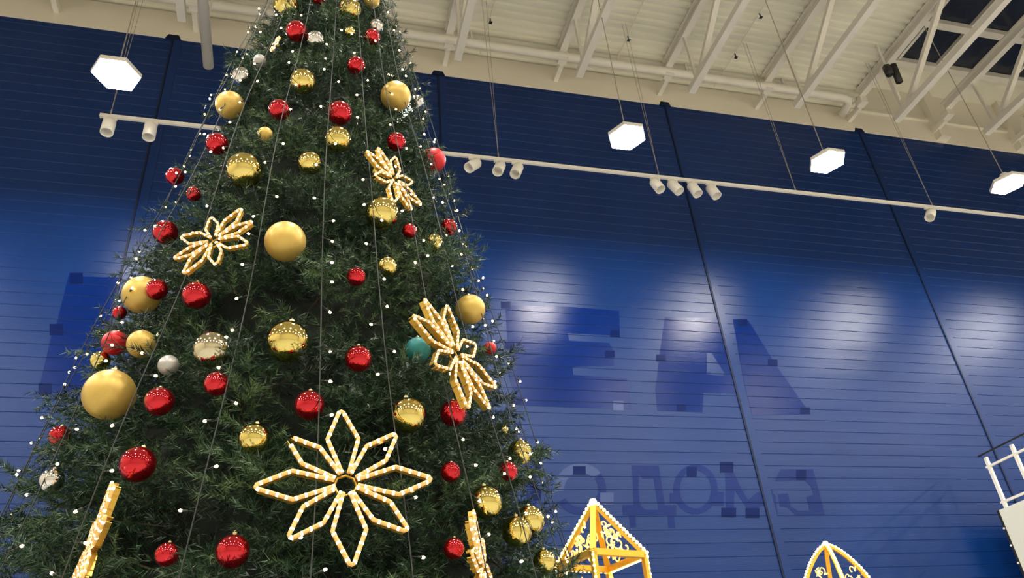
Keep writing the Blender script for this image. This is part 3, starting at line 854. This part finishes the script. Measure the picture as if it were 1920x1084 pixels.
for deg, lb in STR:
    t0 = math.radians(deg)
    root = empty('fairy_light_string', surf(t0, HA - .1), lb, 'string lights', 'fairy light strings on the tree')
    o0 = root.location.copy()
    pts = []; bulbs = []
    h = HA - .15; i = 0
    wob = random.uniform(0, 6)
    while h > -.9:
        tt = t0 + .010 * math.sin(h * 1.3 + wob)
        off = .10 + .02 * math.sin(h * 2.1 + wob) - (.06 if h > 8.5 else 0)
        pts.append(surf(tt, h, off) - o0); h -= .12
    m_ = MB(); m_.tube(pts, .0036, 5); m_.build('cord', M['cord'], root)
    h = HA - .5
    cnt = 0
    while h > -.3 and cnt < 62:
        tt = t0 + .010 * math.sin(h * 1.3 + wob); off = .10 + .02 * math.sin(h * 2.1 + wob) - (.06 if h > 8.5 else 0)
        q = surf(tt, h, off) - o0
        sgn = random.choice((-1, 1))
        d = Vector((math.cos(t0) * sgn, math.sin(t0) * sgn, random.uniform(-.7, .5))) + Vector((math.sin(t0), -math.cos(t0), 0)) * random.uniform(-.5, .6)
        d.normalize()
        qq = q + d * .06
        if deg in (66, -64) and random.random() < .2: h -= .1
        s_ = bpy.data.objects.new('bulb', bulb_me); COL.objects.link(s_); s_.parent = root; s_.location = qq
        s_.rotation_euler = Vector((0, 0, 1)).rotation_difference(d).to_euler()
        k_ = bpy.data.objects.new('socket', sock_me); COL.objects.link(k_); k_.parent = s_
        cnt += 1; h -= random.uniform(.14, .34) * (1 if h < 4 else 1.3 if h < 6.5 else 2.5)

# ------------------------------------------------------------------ glowing lanterns
def lerp(a, b, t): return a + (b - a) * t


def lantern(cx, cy, zroof, side, rh, rz, label, dome):
    root = empty('glowing_lantern', (cx, cy, 0), label, 'lantern', 'glowing gold lanterns', rz)
    s = side / 2; C4 = [Vector((-s, -s, 0)), Vector((s, -s, 0)), Vector((s, s, 0)), Vector((-s, s, 0))]
    up = Vector((0, 0, 1)); Z = zroof; A = Vector((0, 0, Z + rh))

    def beads(path, parent, name='bead_lights', step=.05, r=.013):
        m_ = MB(); m_.tube(path, .009, 6, 0)
        acc = 0
        for i in range(len(path) - 1):
            a = path[i]; b = path[i + 1]; L_ = (b - a).length; t = acc
            while t < L_:
                c = a + (b - a) * (t / L_)
                prof_ = [(math.sin(math.pi * j / 5) * r + 1e-4, math.cos(math.pi * j / 5) * r) for j in range(6)]
                m_.lathe(prof_, c, 7, 1); t += step
            acc = t - L_
        return m_.build(name, [M['vine'], M['lanternlight']], parent, True)

    for k in range(4):
        a = C4[k]; b = C4[(k + 1) % 4]
        # post
        m_ = MB(); m_.bar(a, a + up * Z, .05, .05); po = m_.build('post', M['lantern'], root)
        beads([a * 1.06 + up * (Z * j / 30) for j in range(31)], po)
        # eave beam
        for zz in (.05, 1.2, 2.2):
            m_ = MB(); m_.bar(a + up * zz, b + up * zz, .05, .06); m_.build('beam', M['lantern'], root)
        m_ = MB(); m_.bar(a + up * Z, b + up * Z, .05, .06)
        bm_ = m_.build('beam', M['lantern'], root)
        if dome or k in (1, 2):                   # the pointed lantern is strung on two eaves and three ribs only
            beads([lerp(a * 1.05, b * 1.05, j / 10) + up * (Z - .02) for j in range(11)], bm_, 'bead_lights', .05 if dome or k == 2 else .022, .015 if dome or k == 2 else .02)
        # hip
        hp = []
        for j in range(13):
            t = j / 12
            if dome:
                w_ = math.cos(t * math.pi / 2) ** .75; hp.append(Vector((a.x * w_, a.y * w_, Z + rh * t)))
            else:
                hp.append(lerp(a + up * Z, A, t))
        m_ = MB()
        for j in range(12): m_.bar(hp[j], hp[j + 1], .055, .035)
        hi = m_.build('roof_rib', M['lantern'], root)
        nrm_ = Vector((a.x, a.y, 0)).normalized()
        if dome or k: beads([q + nrm_ * .03 + up * .02 for q in hp], hi, 'bead_lights', .045, .017)
        # scrolls with leaves in the roof face and in the wall face
        for z0, z1, top in ((Z, Z + rh, True), (Z - .9, Z - .05, False), (1.25, 2.15, False)):
            for q in range(7 if top else 8):
                m_ = MB(); tt = random.random(); hh = random.uniform(.08, .6 if top else .9)
                w0 = (1 - hh) if top else 1.0
                base = lerp(a, b, .5 + (tt - .5) * w0 * .75)
                if top: base = base * (1 - hh) if not dome else base * math.cos(hh * math.pi / 2) ** .75
                c = Vector((base.x, base.y, z0 + (z1 - z0) * hh)); tx = (b - a).normalized()
                r0 = random.uniform(.04, .10) * (.8 if top else 1); a0 = random.uniform(0, 6)
                path = [c + (tx * math.cos(a0 + v_ * .5) + up * math.sin(a0 + v_ * .5)) * r0 * (1 - v_ * .09) for v_ in range(10)]
                m_.tube(path, .0075, 5, 0)
                e = path[0]; dl = (tx * math.cos(a0 + 1) + up * math.sin(a0 + 1))
                m_.tube([e, e + dl * .03, e + dl * .07], [.004, .014, .002], 5, 0)
                m_.lathe([(1e-4, .012), (.012, 0), (1e-4, -.012)], e, 6, 1)
                m_.build('vine_scroll', [M['vine'], M['lanternlight']], root)
    m_ = MB(); m_.lathe([(.001, .06), (.03, .05), (.045, .01), (.035, -.03), (.001, -.04)], A, 12); m_.build('finial', M['lanternlight'], root, True)
    m_ = MB(); m_.box((-s - .05, -s - .05, 0), (s + .05, s + .05, .05)); m_.build('base', M['lantern'], root)


lantern(2.93, 7.43, EYE + 1.78, .60, .56, math.radians(15), 'glowing gold lantern with a pointed roof right beside the tree', False)
lantern(7.25, 9.8, EYE + 1.70, .66, .80, math.radians(20), 'glowing gold lantern with a domed top at the bottom right', True)
